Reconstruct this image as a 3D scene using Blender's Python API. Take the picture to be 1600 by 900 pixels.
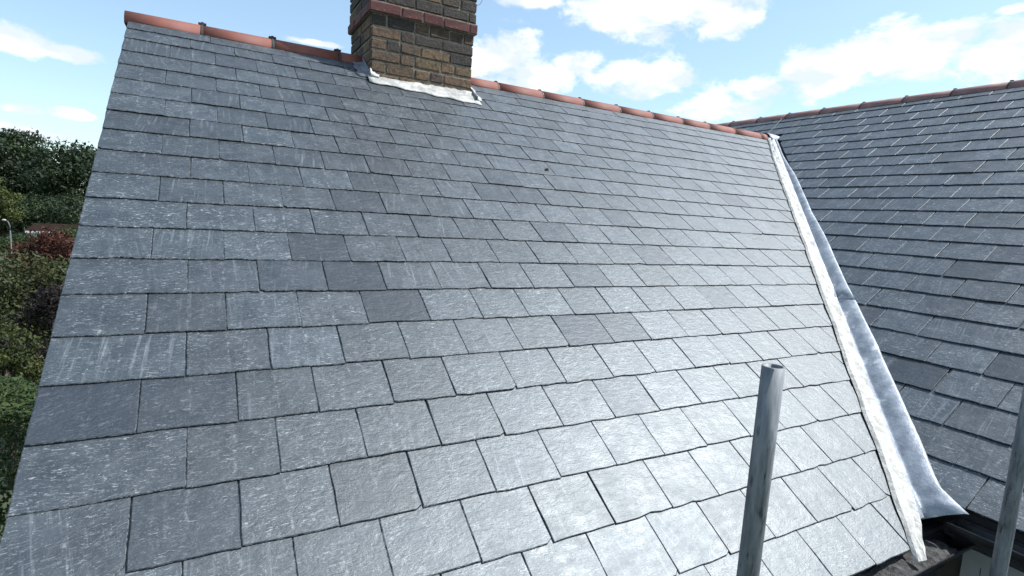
import bpy, math, random
import numpy as np
from mathutils import Vector, Matrix

for o in list(bpy.data.objects):
    bpy.data.objects.remove(o, do_unlink=True)
scene = bpy.context.scene
COL = scene.collection
random.seed(7)
RNG = np.random.default_rng(11)

# ------------------------------------------------------------------ camera
H = 7.6                                        # height of the main ridge above the ground
CAM = Vector((0.42043, -4.67143, -1.16686 + H))
RIGHT = Vector((0.87270692, -0.48474984, 0.0583115))
DOWN = Vector((-0.01162796, -0.14003258, -0.99007862))
FWD = Vector((0.48810596, 0.86337042, -0.12784405))
FPX = 858.36
cd = bpy.data.cameras.new("camera")
cam = bpy.data.objects.new("camera", cd)
COL.objects.link(cam)
cd.sensor_fit = 'HORIZONTAL'
cd.sensor_width = 36.0
cd.lens = FPX / 1600 * 36.0
cd.clip_start = 0.05
cd.clip_end = 3000
mw = Matrix.Identity(4)
for i in range(3):
    mw[i][0] = RIGHT[i]; mw[i][1] = -DOWN[i]; mw[i][2] = -FWD[i]; mw[i][3] = CAM[i]
cam.matrix_world = mw
scene.camera = cam

# ------------------------------------------------------------------ light
SUN_A, SUN_E = math.radians(68), math.radians(53)      # azimuth from -Y towards +X, elevation
SDIR = Vector((math.sin(SUN_A) * math.cos(SUN_E), -math.cos(SUN_A) * math.cos(SUN_E), math.sin(SUN_E)))
sl = bpy.data.lights.new("sun", 'SUN')
sl.energy = 3.9
sl.angle = math.radians(1.2)
sl.color = (1.0, 1.0, 0.985)
sun = bpy.data.objects.new("sun", sl)
COL.objects.link(sun)
sun.rotation_euler = (-SDIR).to_track_quat('-Z', 'Y').to_euler()
sun.location = (0, 0, 30)

scene.view_settings.view_transform = 'Standard'
scene.view_settings.look = 'None'
scene.view_settings.exposure = 0.9
scene.view_settings.gamma = 1.0
scene.view_settings.use_curve_mapping = False
scene.render.engine = 'CYCLES'


class NT:
    """small helper around a node tree"""
    def __init__(self, tree):
        self.t = tree
        self.n = tree.nodes
        self.l = tree.links

    def add(self, typ, **kw):
        nd = self.n.new(typ)
        for k, v in kw.items():
            setattr(nd, k, v)
        return nd

    def put(self, sock, val):
        if hasattr(val, 'is_linked') or isinstance(val, bpy.types.NodeSocket):
            self.l.new(val, sock)
        else:
            sock.default_value = val

    def math(self, op, a, b=0.0, c=None, clamp=False):
        nd = self.add('ShaderNodeMath', operation=op)
        nd.use_clamp = clamp
        self.put(nd.inputs[0], a)
        self.put(nd.inputs[1], b)
        if c is not None:
            self.put(nd.inputs[2], c)
        return nd.outputs[0]

    def smooth(self, x, lo, hi, a=0.0, b=1.0):
        nd = self.add('ShaderNodeMapRange', interpolation_type='SMOOTHSTEP')
        self.put(nd.inputs['Value'], x)
        self.put(nd.inputs['From Min'], lo); self.put(nd.inputs['From Max'], hi)
        self.put(nd.inputs['To Min'], a); self.put(nd.inputs['To Max'], b)
        return nd.outputs['Result']

    def mix(self, fac, a, b, blend='MIX'):
        nd = self.add('ShaderNodeMix', data_type='RGBA', blend_type=blend)
        self.put(nd.inputs[0], fac)
        for s, v in ((nd.inputs[6], a), (nd.inputs[7], b)):
            if isinstance(v, tuple) and len(v) == 3:
                v = (*v, 1.0)
            self.put(s, v)
        return nd.outputs[2]

    def scale(self, vec, s):
        nd = self.add('ShaderNodeVectorMath', operation='MULTIPLY')
        self.put(nd.inputs[0], vec)
        nd.inputs[1].default_value = s
        return nd.outputs[0]

    def noise(self, vec, scale=5.0, detail=4.0, rough=0.55, dist=0.0, col=False):
        nd = self.add('ShaderNodeTexNoise')
        if vec is not None:
            self.put(nd.inputs['Vector'], vec)
        nd.inputs['Scale'].default_value = scale
        nd.inputs['Detail'].default_value = detail
        nd.inputs['Roughness'].default_value = rough
        nd.inputs['Distortion'].default_value = dist
        return nd.outputs['Color' if col else 'Fac']


# ------------------------------------------------------------------ sky with fair-weather cumulus
world = bpy.data.worlds.new("World")
scene.world = world
world.use_nodes = True
w = NT(world.node_tree)
w.n.clear()
sky = w.add('ShaderNodeTexSky', sky_type='NISHITA')
sky.sun_disc = False
sky.sun_elevation = SUN_E
sky.sun_rotation = math.pi - SUN_A          # the same direction as the lamp
sky.altitude = 50
sky.air_density = 1.0
sky.dust_density = 0.7
sky.ozone_density = 0.2
tc = w.add('ShaderNodeTexCoord')
sep = w.add('ShaderNodeSeparateXYZ')
w.l.new(tc.outputs['Generated'], sep.inputs[0])
az = w.math('ARCTAN2', sep.outputs[0], sep.outputs[1])
el = w.math('ARCSINE', sep.outputs[2])
# clouds seen in this sky: azimuth, elevation and half sizes
CL = [(-0.213, 0.189, 0.049, 0.020), (-0.164, 0.184, 0.046, 0.011), (-0.210, 0.104, 0.020, 0.006), (-0.159, 0.106, 0.024, 0.007),
      (-0.221, 0.075, 0.046, 0.008), (-0.189, 0.070, 0.041, 0.006), (0.735, 0.347, 0.131, 0.044), (0.849, 0.323, 0.043, 0.025),
      (0.650, 0.352, 0.080, 0.037), (0.474, 0.265, 0.078, 0.048), (0.543, 0.236, 0.061, 0.026), (0.713, 0.247, 0.092, 0.031),
      (0.608, 0.266, 0.049, 0.023), (0.833, 0.198, 0.071, 0.024), (0.903, 0.224, 0.047, 0.023), (0.996, 0.247, 0.067, 0.037),
      (1.083, 0.266, 0.081, 0.035), (1.148, 0.276, 0.038, 0.024), (1.202, 0.248, 0.050, 0.033), (1.221, 0.268, 0.037, 0.023),
      (0.518, 0.356, 0.060, 0.014), (1.211, 0.301, 0.019, 0.006), (0.170, 0.257, 0.040, 0.005)]
field = None
for (a, e, ra, re) in CL:
    dx = w.math('DIVIDE', w.math('SUBTRACT', az, a), ra)
    dy = w.math('DIVIDE', w.math('SUBTRACT', el, e), re)
    r = w.math('SQRT', w.math('ADD', w.math('MULTIPLY', dx, dx), w.math('MULTIPLY', dy, dy)))
    v = w.math('SUBTRACT', 1.0, r)
    field = v if field is None else w.math('SMOOTH_MAX', field, v, 0.12)
dirv = w.scale(tc.outputs['Generated'], (1.0, 1.0, 1.7))
edge = w.noise(dirv, 16.0, 9.0, 0.62, 0.25)
body = w.noise(dirv, 5.0, 6.0, 0.6)
f1 = w.math('ADD', field, w.math('MULTIPLY', w.math('SUBTRACT', edge, 0.5), 2.6))
m1 = w.smooth(f1, -0.22, 0.42)
# the rest of the sky carries the same kind of broken cloud
inview = w.math('MULTIPLY', w.smooth(w.math('ABSOLUTE', w.math('SUBTRACT', az, 0.5)), 0.85, 1.15),  1.0)
high = w.smooth(el, 0.42, 0.58)
other = w.math('MAXIMUM', inview, high)
m2 = w.math('MULTIPLY', w.smooth(w.math('ADD', body, w.math('MULTIPLY', edge, 0.35)), 0.70, 0.82), other)
cmask = w.math('MAXIMUM', m1, m2, clamp=True)
under = w.noise(w.scale(tc.outputs['Generated'], (1.0, 1.0, 2.2)), 11.0, 5.0, 0.55)
ccol = w.mix(w.smooth(under, 0.44, 0.62), (5.8, 5.9, 5.95), (3.9, 4.3, 4.65))
gam = w.add('ShaderNodeGamma')
w.l.new(sky.outputs[0], gam.inputs[0])
gam.inputs[1].default_value = 0.72
skyc = w.mix(1.0, gam.outputs[0], (1.24, 1.43, 1.50), 'MULTIPLY')
final = w.mix(w.math('MULTIPLY', cmask, 0.93), skyc, ccol)
bg = w.add('ShaderNodeBackground')
w.l.new(final, bg.inputs[0])
bg.inputs[1].default_value = 0.12
wo = w.add('ShaderNodeOutputWorld')
w.l.new(bg.outputs[0], wo.inputs[0])


# ------------------------------------------------------------------ materials
def material(name):
    m = bpy.data.materials.new(name)
    m.use_nodes = True
    t = NT(m.node_tree)
    return m, t, t.n['Principled BSDF']


def attr(t, name):
    return t.add('ShaderNodeAttribute', attribute_name=name).outputs['Fac']


def bump(t, b, height, strength, dist):
    nd = t.add('ShaderNodeBump')
    nd.inputs['Strength'].default_value = strength
    nd.inputs['Distance'].default_value = dist
    t.put(nd.inputs['Height'], height)
    t.l.new(nd.outputs[0], b.inputs['Normal'])


def slate_material():
    m, t, b = material("slate")
    uv = t.add('ShaderNodeUVMap', uv_map='UVMap').outputs[0]
    loc = t.add('ShaderNodeUVMap', uv_map='Local').outputs[0]
    vary = attr(t, 'vary'); pale = attr(t, 'pale'); tone = attr(t, 'tone'); edgea = attr(t, 'edge'); fresh = attr(t, 'fresh')
    mott = t.noise(uv, 9.0, 6.0, 0.62)
    grain = t.noise(t.scale(uv, (60, 210, 1)), 1.0, 3.0, 0.6, 0.6)
    fleck = t.noise(t.scale(uv, (44, 185, 1)), 1.0, 5.0, 0.74, 1.3)
    patch = t.noise(uv, 14.0, 3.0, 0.6)
    speck = t.noise(uv, 170.0, 2.0, 0.6)
    streak = t.noise(t.scale(uv, (70, 4, 1)), 1.0, 3.0, 0.6)
    base = t.mix(t.smooth(mott, 0.3, 0.72), (0.012, 0.0165, 0.021), (0.028, 0.036, 0.044))
    base = t.mix(t.smooth(grain, 0.35, 0.7, 0.0, 0.45), base, (0.016, 0.021, 0.030))
    base = t.mix(t.math('MULTIPLY', fresh, 0.75), base, (0.021, 0.028, 0.040))
    age = t.math('SUBTRACT', 1.0, t.math('MULTIPLY', fresh, 0.62))
    fm = t.math('MULTIPLY', t.smooth(fleck, 0.53, 0.66), t.smooth(patch, 0.36, 0.62, 0.25, 1.0))
    fm = t.math('MULTIPLY', t.math('MULTIPLY', fm, age), t.smooth(vary, 0.0, 1.0, 0.55, 1.25))
    base = t.mix(t.math('MULTIPLY', fm, 0.85), base, (0.27, 0.295, 0.305))
    sm = t.math('MULTIPLY', t.smooth(streak, 0.53, 0.76, 0.0, 0.30), t.math('MULTIPLY', age, t.smooth(vary, 0.75, 0.1, 0.15, 1.0)))
    base = t.mix(sm, base, (0.30, 0.33, 0.34))
    # pale run-off below the joint above, down the middle of each slate
    sx = t.add('ShaderNodeSeparateXYZ'); t.l.new(loc, sx.inputs[0])
    wob = t.math('MULTIPLY', t.math('SUBTRACT', t.noise(uv, 22.0, 3.0), 0.5), 0.03)
    cx = t.math('ABSOLUTE', t.math('ADD', sx.outputs[0], wob))
    run = t.math('MULTIPLY', t.smooth(cx, 0.0, 0.007, 1.0, 0.0), t.smooth(t.noise(uv, 38.0, 4.0, 0.75), 0.48, 0.70))
    base = t.mix(t.math('MULTIPLY', t.math('MULTIPLY', run, age), 0.38), base, (0.42, 0.45, 0.46))
    stain = t.math('MULTIPLY', t.smooth(t.noise(uv, 6.0, 5.0, 0.7, 0.5), 0.56, 0.70), t.smooth(vary, 0.3, 0.9, 0.1, 0.55))
    base = t.mix(stain, base, (0.017, 0.021, 0.026))
    spm = t.math('MULTIPLY', t.smooth(speck, 0.66, 0.76), 0.55)
    base = t.mix(t.math('MULTIPLY', spm, age), base, (0.5, 0.52, 0.53))
    em = t.math('MULTIPLY', t.smooth(edgea, 0.2, 0.95), t.smooth(t.noise(uv, 60.0, 4.0, 0.65), 0.42, 0.62))
    base = t.mix(t.math('MULTIPLY', t.math('MULTIPLY', em, pale), 0.6), base, (0.36, 0.38, 0.39))
    tn = t.add('ShaderNodeVectorMath', operation='SCALE')
    t.l.new(base, tn.inputs[0]); t.l.new(tone, tn.inputs['Scale'])
    t.l.new(tn.outputs[0], b.inputs['Base Color'])
    t.put(b.inputs['Roughness'], t.math('MAXIMUM', t.smooth(mott, 0.2, 0.8, 0.43, 0.55), t.math('MULTIPLY', edgea, 0.9)))
    t.put(b.inputs['Specular IOR Level'], t.math('MULTIPLY', t.smooth(edgea, 0.0, 0.7, 1.0, 0.05), t.math('SUBTRACT', 1.0, t.math('MULTIPLY', fresh, 0.28))))
    b.inputs['Specular Tint'].default_value = (0.89, 0.96, 1.0, 1.0)
    riven = t.noise(t.scale(uv, (20, 34, 1)), 1.0, 8.0, 0.68, 0.4)
    hh = t.math('ADD', t.math('MULTIPLY', riven, 1.0), t.math('MULTIPLY', grain, 0.22))
    bump(t, b, hh, 0.75, 0.0036)
    return m


def simple(name, c1, c2, scale=20.0, rough=(0.5, 0.7), metal=0.0, bmp=(0.3, 0.004), tone=False, detail=5.0, stretch=(1, 1, 1), spots=None):
    m, t, b = material(name)
    co = t.scale(t.add('ShaderNodeTexCoord').outputs['Object'], stretch)
    n = t.noise(co, scale, detail, 0.6)
    c = t.mix(t.smooth(n, 0.3, 0.72), c1, c2)
    if spots:
        s = t.noise(co, spots[0], 4.0, 0.65)
        c = t.mix(t.smooth(s, spots[1], spots[1] + 0.12), c, spots[2])
    if tone:
        tn = t.add('ShaderNodeVectorMath', operation='SCALE')
        t.put(tn.inputs[0], c); t.put(tn.inputs['Scale'], attr(t, 'tone'))
        c = tn.outputs[0]
    t.put(b.inputs['Base Color'], c)
    t.put(b.inputs['Roughness'], t.smooth(n, 0.2, 0.8, rough[0], rough[1]))
    b.inputs['Metallic'].default_value = metal
    bump(t, b, t.noise(co, scale * 2.2, 6.0, 0.65), bmp[0], bmp[1])
    return m


def brick_material():
    m, t, b = material("brick")
    co = t.add('ShaderNodeTexCoord').outputs['Object']
    tone = attr(t, 'tone')
    geo = t.add('ShaderNodeNewGeometry').outputs['Position']
    n = t.noise(geo, 26.0, 6.0, 0.68)
    c = t.mix(t.smooth(tone, 0.25, 0.75), (0.042, 0.033, 0.027), (0.165, 0.098, 0.052))
    c = t.mix(t.smooth(tone, 0.7, 1.0), c, (0.16, 0.105, 0.052))
    c = t.mix(t.smooth(n, 0.43, 0.66, 0.0, 0.8), c, (0.024, 0.020, 0.018))
    c = t.mix(t.smooth(t.noise(geo, 60.0, 4.0, 0.7), 0.56, 0.72, 0.0, 0.55), c, (0.22, 0.18, 0.135))
    t.put(b.inputs['Base Color'], c)
    b.inputs['Roughness'].default_value = 0.85
    bump(t, b, t.noise(geo, 45.0, 8.0, 0.72), 1.0, 0.014)
    return m


def leaf_material(name, dark, light, trans=0.25):
    m, t, b = material(name)
    v = attr(t, 'v')
    c = t.mix(v, dark, light)
    t.put(b.inputs['Base Color'], c)
    b.inputs['Roughness'].default_value = 0.6
    b.inputs['Specular IOR Level'].default_value = 0.3
    tr = t.add('ShaderNodeBsdfTranslucent')
    t.put(tr.inputs[0], c)
    mx = t.add('ShaderNodeMixShader')
    mx.inputs[0].default_value = trans
    t.l.new(b.outputs[0], mx.inputs[1]); t.l.new(tr.outputs[0], mx.inputs[2])
    t.l.new(mx.outputs[0], t.n['Material Output'].inputs[0])
    return m


M = {}
M['slate'] = slate_material()
M['deck'] = simple("underlay", (0.02, 0.02, 0.022), (0.035, 0.035, 0.037))
M['brick'] = brick_material()
M['redbrick'] = simple("red_brick", (0.060, 0.018, 0.016), (0.125, 0.036, 0.030), 22, (0.7, 0.9), 0, (0.6, 0.006), spots=(30, 0.60, (0.24, 0.12, 0.095)))
M['mortar'] = simple("mortar", (0.15, 0.122, 0.094), (0.31, 0.26, 0.205), 30, (0.85, 0.95), 0, (0.9, 0.01))
M['terra'] = simple("terracotta", (0.135, 0.042, 0.029), (0.215, 0.072, 0.050), 7, (0.62, 0.78), 0, (0.2, 0.003), tone=True, spots=(24, 0.63, (0.12, 0.055, 0.042)))
M['terra_brown'] = simple("brown_terracotta", (0.17, 0.085, 0.075), (0.29, 0.15, 0.13), 9, (0.6, 0.8), 0, (0.25, 0.003), tone=True, spots=(30, 0.64, (0.12, 0.10, 0.08)))  # duller, browner terracotta for the wing's ridge tiles
M['clip'] = simple("black_plastic", (0.014, 0.014, 0.016), (0.03, 0.03, 0.032), 30)
M['lead'] = simple("lead_sheet", (0.21, 0.235, 0.27), (0.37, 0.40, 0.44), 11, (0.42, 0.60), 0.35, (0.6, 0.008), spots=(9, 0.57, (0.52, 0.54, 0.56)))
M['lead_dark'] = simple("dark_lead", (0.10, 0.11, 0.13), (0.19, 0.20, 0.225), 12, (0.5, 0.65), 0.3, (0.3, 0.004), spots=(30, 0.62, (0.5, 0.5, 0.5)))  # darker lead for the flashing left of the stack
M['white'] = simple("pale_mortar_fillet", (0.34, 0.33, 0.30), (0.54, 0.525, 0.485), 18, (0.6, 0.8), 0, (0.7, 0.012), spots=(15, 0.62, (0.36, 0.32, 0.27)))
M['apron'] = simple("whitened_lead", (0.24, 0.24, 0.235), (0.46, 0.45, 0.42), 14, (0.45, 0.65), 0.1, (0.6, 0.008), spots=(22, 0.54, (0.27, 0.27, 0.27)))
M['gutter'] = simple("gutter_black", (0.012, 0.012, 0.015), (0.03, 0.03, 0.034), 12, (0.35, 0.55), 0, (0.15, 0.002), spots=(30, 0.66, (0.10, 0.095, 0.09)))
M['debris'] = simple("mortar_debris", (0.035, 0.034, 0.034), (0.10, 0.097, 0.094), 40, (0.9, 1.0), 0, (1.0, 0.012))
M['fascia'] = simple("dark_paint", (0.018, 0.018, 0.022), (0.03, 0.03, 0.036), 8)
M['wall'] = simple("shaded_render", (0.06, 0.055, 0.05), (0.10, 0.092, 0.084), 9, (0.85, 0.95))
M['upvc'] = simple("window_frame_white", (0.30, 0.31, 0.33), (0.38, 0.39, 0.41), 6, (0.35, 0.45), 0, (0.03, 0.001))
M['steel'] = simple("galvanised_steel", (0.115, 0.125, 0.135), (0.225, 0.238, 0.248), 12, (0.50, 0.65), 0.25, (0.2, 0.002), stretch=(6, 6, 1.2), spots=(9, 0.56, (0.05, 0.054, 0.06)))
M['cable'] = simple("cable_sheath", (0.05, 0.05, 0.055), (0.08, 0.08, 0.085))
M['grass'] = simple("grass_ground", (0.022, 0.034, 0.012), (0.045, 0.058, 0.022), 0.7, (0.9, 1.0))
M['bark'] = simple("bark", (0.05, 0.04, 0.03), (0.10, 0.08, 0.06), 6, (0.85, 0.95), 0, (0.8, 0.03))
M['shedroof'] = simple("brown_roofing", (0.020, 0.014, 0.011), (0.032, 0.023, 0.018), 3, (0.95, 1.0))
M['palewall'] = simple("pale_render", (0.50, 0.49, 0.47), (0.62, 0.61, 0.59), 3)
M['lampgrey'] = simple("lamp_column_grey", (0.07, 0.073, 0.076), (0.10, 0.103, 0.106), 8, (0.5, 0.6), 0.2)
M['lamphead'] = simple("lamp_head_pale", (0.40, 0.41, 0.41), (0.5, 0.51, 0.51), 8, (0.4, 0.5))
M['shedroof'].node_tree.nodes['Principled BSDF'].inputs['Specular IOR Level'].default_value = 0.0
gm, gt, gb = material("window_glass")
gb.inputs['Base Color'].default_value = (0.05, 0.06, 0.07, 1)
gb.inputs['Roughness'].default_value = 0.05
M['glass'] = gm


# ------------------------------------------------------------------ mesh helpers
def link(name, me, parent=None, mat=None):
    o = bpy.data.objects.new(name, me)
    COL.objects.link(o)
    if mat is not None and me is not None and not me.materials:
        me.materials.append(mat)
    if parent is not None:
        o.parent = parent
    return o


def tag(o, label=None, cat=None, group=None, kind=None):
    if label: o['label'] = label
    if cat: o['category'] = cat
    if group: o['group'] = group
    if kind: o['kind'] = kind
    return o


def empty(name, loc=(0, 0, 0)):
    o = bpy.data.objects.new(name, None)
    o.empty_display_size = 0.2
    COL.objects.link(o)
    o.location = loc
    return o


def mesh(name, verts, faces, smooth=False):
    me = bpy.data.meshes.new(name)
    me.from_pydata([tuple(v) for v in verts], [], faces)
    if smooth:
        me.polygons.foreach_set('use_smooth', [True] * len(me.polygons))
    me.update()
    return me


class MB:
    def __init__(self):
        self.v = []; self.f = []

    def box(self, x0, x1, y0, y1, z0, z1):
        b = len(self.v)
        self.v += [(x, y, z) for z in (z0, z1) for y in (y0, y1) for x in (x0, x1)]
        self.f += [tuple(b + i for i in q) for q in ((0, 2, 3, 1), (4, 5, 7, 6), (0, 1, 5, 4), (2, 6, 7, 3), (0, 4, 6, 2), (1, 3, 7, 5))]
        return self

    def poly(self, top, bottom):
        """closed prism between two rings of the same length"""
        b = len(self.v); n = len(top)
        self.v += list(top) + list(bottom)
        self.f.append(tuple(range(b, b + n)))
        self.f.append(tuple(range(b + 2 * n - 1, b + n - 1, -1)))
        for i in range(n):
            j = (i + 1) % n
            self.f.append((b + j, b + i, b + n + i, b + n + j))
        return self

    def tube(self, pts, radii, seg=10, caps=True):
        b = len(self.v); n = len(pts)
        P = [Vector(p) for p in pts]
        prev = None
        for i in range(n):
            d = (P[min(i + 1, n - 1)] - P[max(i - 1, 0)]).normalized()
            u = prev if prev is not None else (Vector((1, 0, 0)) if abs(d.x) < 0.8 else Vector((0, 1, 0)))
            u = (u - d * u.dot(d)).normalized(); prev = u
            vv = d.cross(u)
            for k in range(seg):
                a = 2 * math.pi * k / seg
                self.v.append(P[i] + (u * math.cos(a) + vv * math.sin(a)) * radii[i])
        for i in range(n - 1):
            for k in range(seg):
                k2 = (k + 1) % seg
                self.f.append((b + i * seg + k, b + i * seg + k2, b + (i + 1) * seg + k2, b + (i + 1) * seg + k))
        if caps:
            self.f.append(tuple(b + k for k in reversed(range(seg))))
            self.f.append(tuple(b + (n - 1) * seg + k for k in range(seg)))
        return self

    def build(self, name, mat, parent=None, smooth=False):
        return link(name, mesh(name, self.v, self.f, smooth), parent, mat)


def set_attr(me, name, val, domain='POINT'):
    a = me.attributes.new(name, 'FLOAT', domain)
    if np.isscalar(val):
        n = len(me.vertices) if domain == 'POINT' else len(me.polygons)
        val = np.full(n, val, dtype=np.float32)
    a.data.foreach_set('value', np.asarray(val, dtype=np.float32))


def pix(p):
    d = Vector(p) - CAM
    z = d.dot(FWD)
    if z < 0.05:
        return None
    return (800 + FPX * d.dot(RIGHT) / z, 450 + FPX * d.dot(DOWN) / z)


# ------------------------------------------------------------------ the ground
g = MB()
g.v = [(-900, -900, 0), (900, -900, 0), (900, 900, 0), (-900, 900, 0)]
g.f = [(0, 1, 2, 3)]
tag(g.build('ground', M['grass']), kind='structure')

# ------------------------------------------------------------------ roof geometry
PITCH = math.radians(33)
CP, SP = math.cos(PITCH), math.sin(PITCH)
TP = math.tan(PITCH)
VC = 6.712                                      # plan offset of the valley line: X = Y + VC
QL, QR = 6.62, 6.80                             # where the slates are cut beside the valley

house = empty('house', (3.0, 0, 0))
tag(house, 'slate roofed house with brick chimney and red ridge tiles, its gable edge at left', 'house')
wing = empty('house_wing', (7.3, -1, 0))
tag(wing, 'cross wing at right with slate slope facing the valley and dull brown ridge tiles', 'house')


def slab(name, quad, nrm, thick, mat, parent):
    top = [Vector(q) + Vector(nrm) * -0.022 for q in quad]
    bot = [p - Vector(nrm) * thick for p in top]
    return MB().poly(top, bot).build(name, mat, parent)


def keep(o):
    """parent set, but coordinates are world coordinates"""
    o.matrix_parent_inverse = Matrix.Translation(-o.parent.location) if o.parent else Matrix.Identity(4)
    return o


Z = lambda z: z + H
EAVE_D = 22.03 * 0.2
nM = Vector((0, -SP, CP)); nB = Vector((-SP, 0, CP))


def mpt(a, d, h=0.0):
    return Vector((a, -d * CP, Z(-d * SP))) + nM * h


def bpt(a, d, h=0.0):
    return Vector((VC - d * CP, -a, Z(-d * SP))) + nB * h


RB = 0.70                                       # slope distance from the wing's zero line up to its ridge
BE = 4.19                                       # down to its eaves
YB0, YB1 = 2.6, -4.62                           # the wing's ends
deckM = keep(slab('roof_slope', [mpt(0.02, 0), mpt(VC + 0.0, 0), mpt(VC - EAVE_D * CP + 0.03, EAVE_D - 0.04), mpt(0.02, EAVE_D - 0.04)][::-1], nM, 0.03, M['deck'], house))
deckB = keep(slab('roof_slope', [bpt(-YB0, -RB), bpt(-YB1, -RB), bpt(-YB1, BE - 0.04), bpt(CP * BE - 0.03, BE - 0.04), bpt(0.0, 0.0), bpt(-YB0, 0.0)][::-1], nB, 0.03, M['deck'], wing))
# far sides of both roofs
nMb = Vector((0, SP, CP))
keep(slab('back_slope', [(0.02, 0, Z(0)), (VC + 0.6, 0, Z(0)), (VC + 0.6, 3.7, Z(-3.7 * TP)), (0.02, 3.7, Z(-3.7 * TP))], nMb, 0.03, M['slate'], house))
XR = VC + RB * CP
ZR = RB * SP
nBb = Vector((SP, 0, CP))
keep(slab('back_slope', [(XR, YB1, Z(ZR)), (XR + 4.2, YB1, Z(ZR - 4.2 * TP)), (XR + 4.2, YB0, Z(ZR - 4.2 * TP)), (XR, YB0, Z(ZR))], nBb, 0.03, M['slate'], wing))


# ------------------------------------------------------------------ slates
def clip_poly(poly, A, B, C):
    """keep A*x + B*y <= C"""
    out = []
    n = len(poly)
    for i in range(n):
        p, q = poly[i], poly[(i + 1) % n]
        fp = A * p[0] + B * p[1] - C
        fq = A * q[0] + B * q[1] - C
        if fp <= 0:
            out.append(p)
        if (fp < 0) != (fq < 0) and abs(fp - fq) > 1e-9:
            s = fp / (fp - fq)
            out.append((p[0] + (q[0] - p[0]) * s, p[1] + (q[1] - p[1]) * s))
    return out


def inset(poly, d):
    n = len(poly)
    out = []
    for i in range(n):
        p0 = Vector(poly[i - 1]); p = Vector(poly[i]); p1 = Vector(poly[(i + 1) % n])
        e0 = (p - p0); e1 = (p1 - p)
        if e0.length < 1e-6 or e1.length < 1e-6:
            out.append(tuple(p)); continue
        n0 = Vector((-e0.y, e0.x)).normalized(); n1 = Vector((-e1.y, e1.x)).normalized()
        b = n0 + n1
        if b.length < 1e-3:
            out.append(tuple(p)); continue
        b.normalize()
        k = max(0.5, b.dot(n0))
        out.append(tuple(p + b * d / k))
    return out


def slate_shape(width, L, R):
    """outline of one hand-dressed slate: tail at y=0, head at y=L, counter-clockwise"""
    hw = width / 2
    n = max(5, int(width / 0.045))
    j = lambda s: R.uniform(-s, s)
    pts = []
    xs = [-hw + width * i / n for i in range(n + 1)]
    for i, x in enumerate(xs):
        end = i in (0, n)
        pts.append((x + (j(0.0012) if end else j(0.006)), j(0.0020) + (R.uniform(0, 0.005) if R.random() < 0.15 else 0)))
    if R.random() < 0.16:                       # knocked corner
        k = R.uniform(0.006, 0.016)
        if R.random() < 0.5:
            pts[0] = (pts[0][0], pts[0][1] + k); pts[1] = (pts[0][0] + k * R.uniform(0.8, 1.8), pts[1][1])
        else:
            pts[-1] = (pts[-1][0], pts[-1][1] + k); pts[-2] = (pts[-1][0] - k * R.uniform(0.8, 1.8), pts[-2][1])
    for y in (0.055, 0.115, 0.175, 0.24):
        pts.append((hw + j(0.0017), y + j(0.012)))
    pts.append((hw, L)); pts.append((-hw, L))
    for y in (0.24, 0.175, 0.115, 0.055):
        pts.append((-hw + j(0.0017), y + j(0.012)))
    return pts


def slate_geometry(poly, thick, ch=0.0024):
    a = inset(poly, ch)
    n = len(poly)
    v = [(x, y, 0.0) for x, y in a] + [(x, y, -thick * 0.38) for x, y in poly] + [(x, y, -thick) for x, y in poly]
    f = [tuple(range(n))]
    for r in (0, n):
        for i in range(n):
            k = (i + 1) % n
            f.append((r + k, r + i, r + n + i, r + n + k))
    e = [0.0] * n + [1.0] * n + [1.0] * n
    return v, f, e


def finish_slates(name, parts, parent):
    """parts: list of (verts, faces, edge, tone, fresh, uvoffset, local xy) in one mesh"""
    V = []; F = []; E = []; T = []; FR = []; UV = []; LO = []; VA = []; PA = []
    for (v, f, e, tone, fresh, off, loc) in parts:
        b = len(V)
        V += v; F += [tuple(b + i for i in q) for q in f]
        E += e; T += [tone] * len(v); FR += [fresh] * len(v)
        ca, sa = math.cos(off[2]), math.sin(off[2])
        UV += [(p[0] * ca - p[1] * sa + off[0], p[0] * sa + p[1] * ca + off[1]) for p in loc]
        VA += [off[3]] * len(v); PA += [off[4]] * len(v)
        LO += loc
    me = mesh(name, V, F)
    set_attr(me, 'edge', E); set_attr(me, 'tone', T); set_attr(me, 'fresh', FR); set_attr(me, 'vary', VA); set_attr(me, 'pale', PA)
    li = np.empty(len(me.loops), dtype=np.int32)
    me.loops.foreach_get('vertex_index', li)
    for nm, data in (('UVMap', UV), ('Local', LO)):
        uvl = me.uv_layers.new(name=nm)
        arr = np.asarray(data, dtype=np.float32)[li]
        uvl.data.foreach_set('uv', arr.ravel())
    me.materials.append(M['slate'])
    return me


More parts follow.
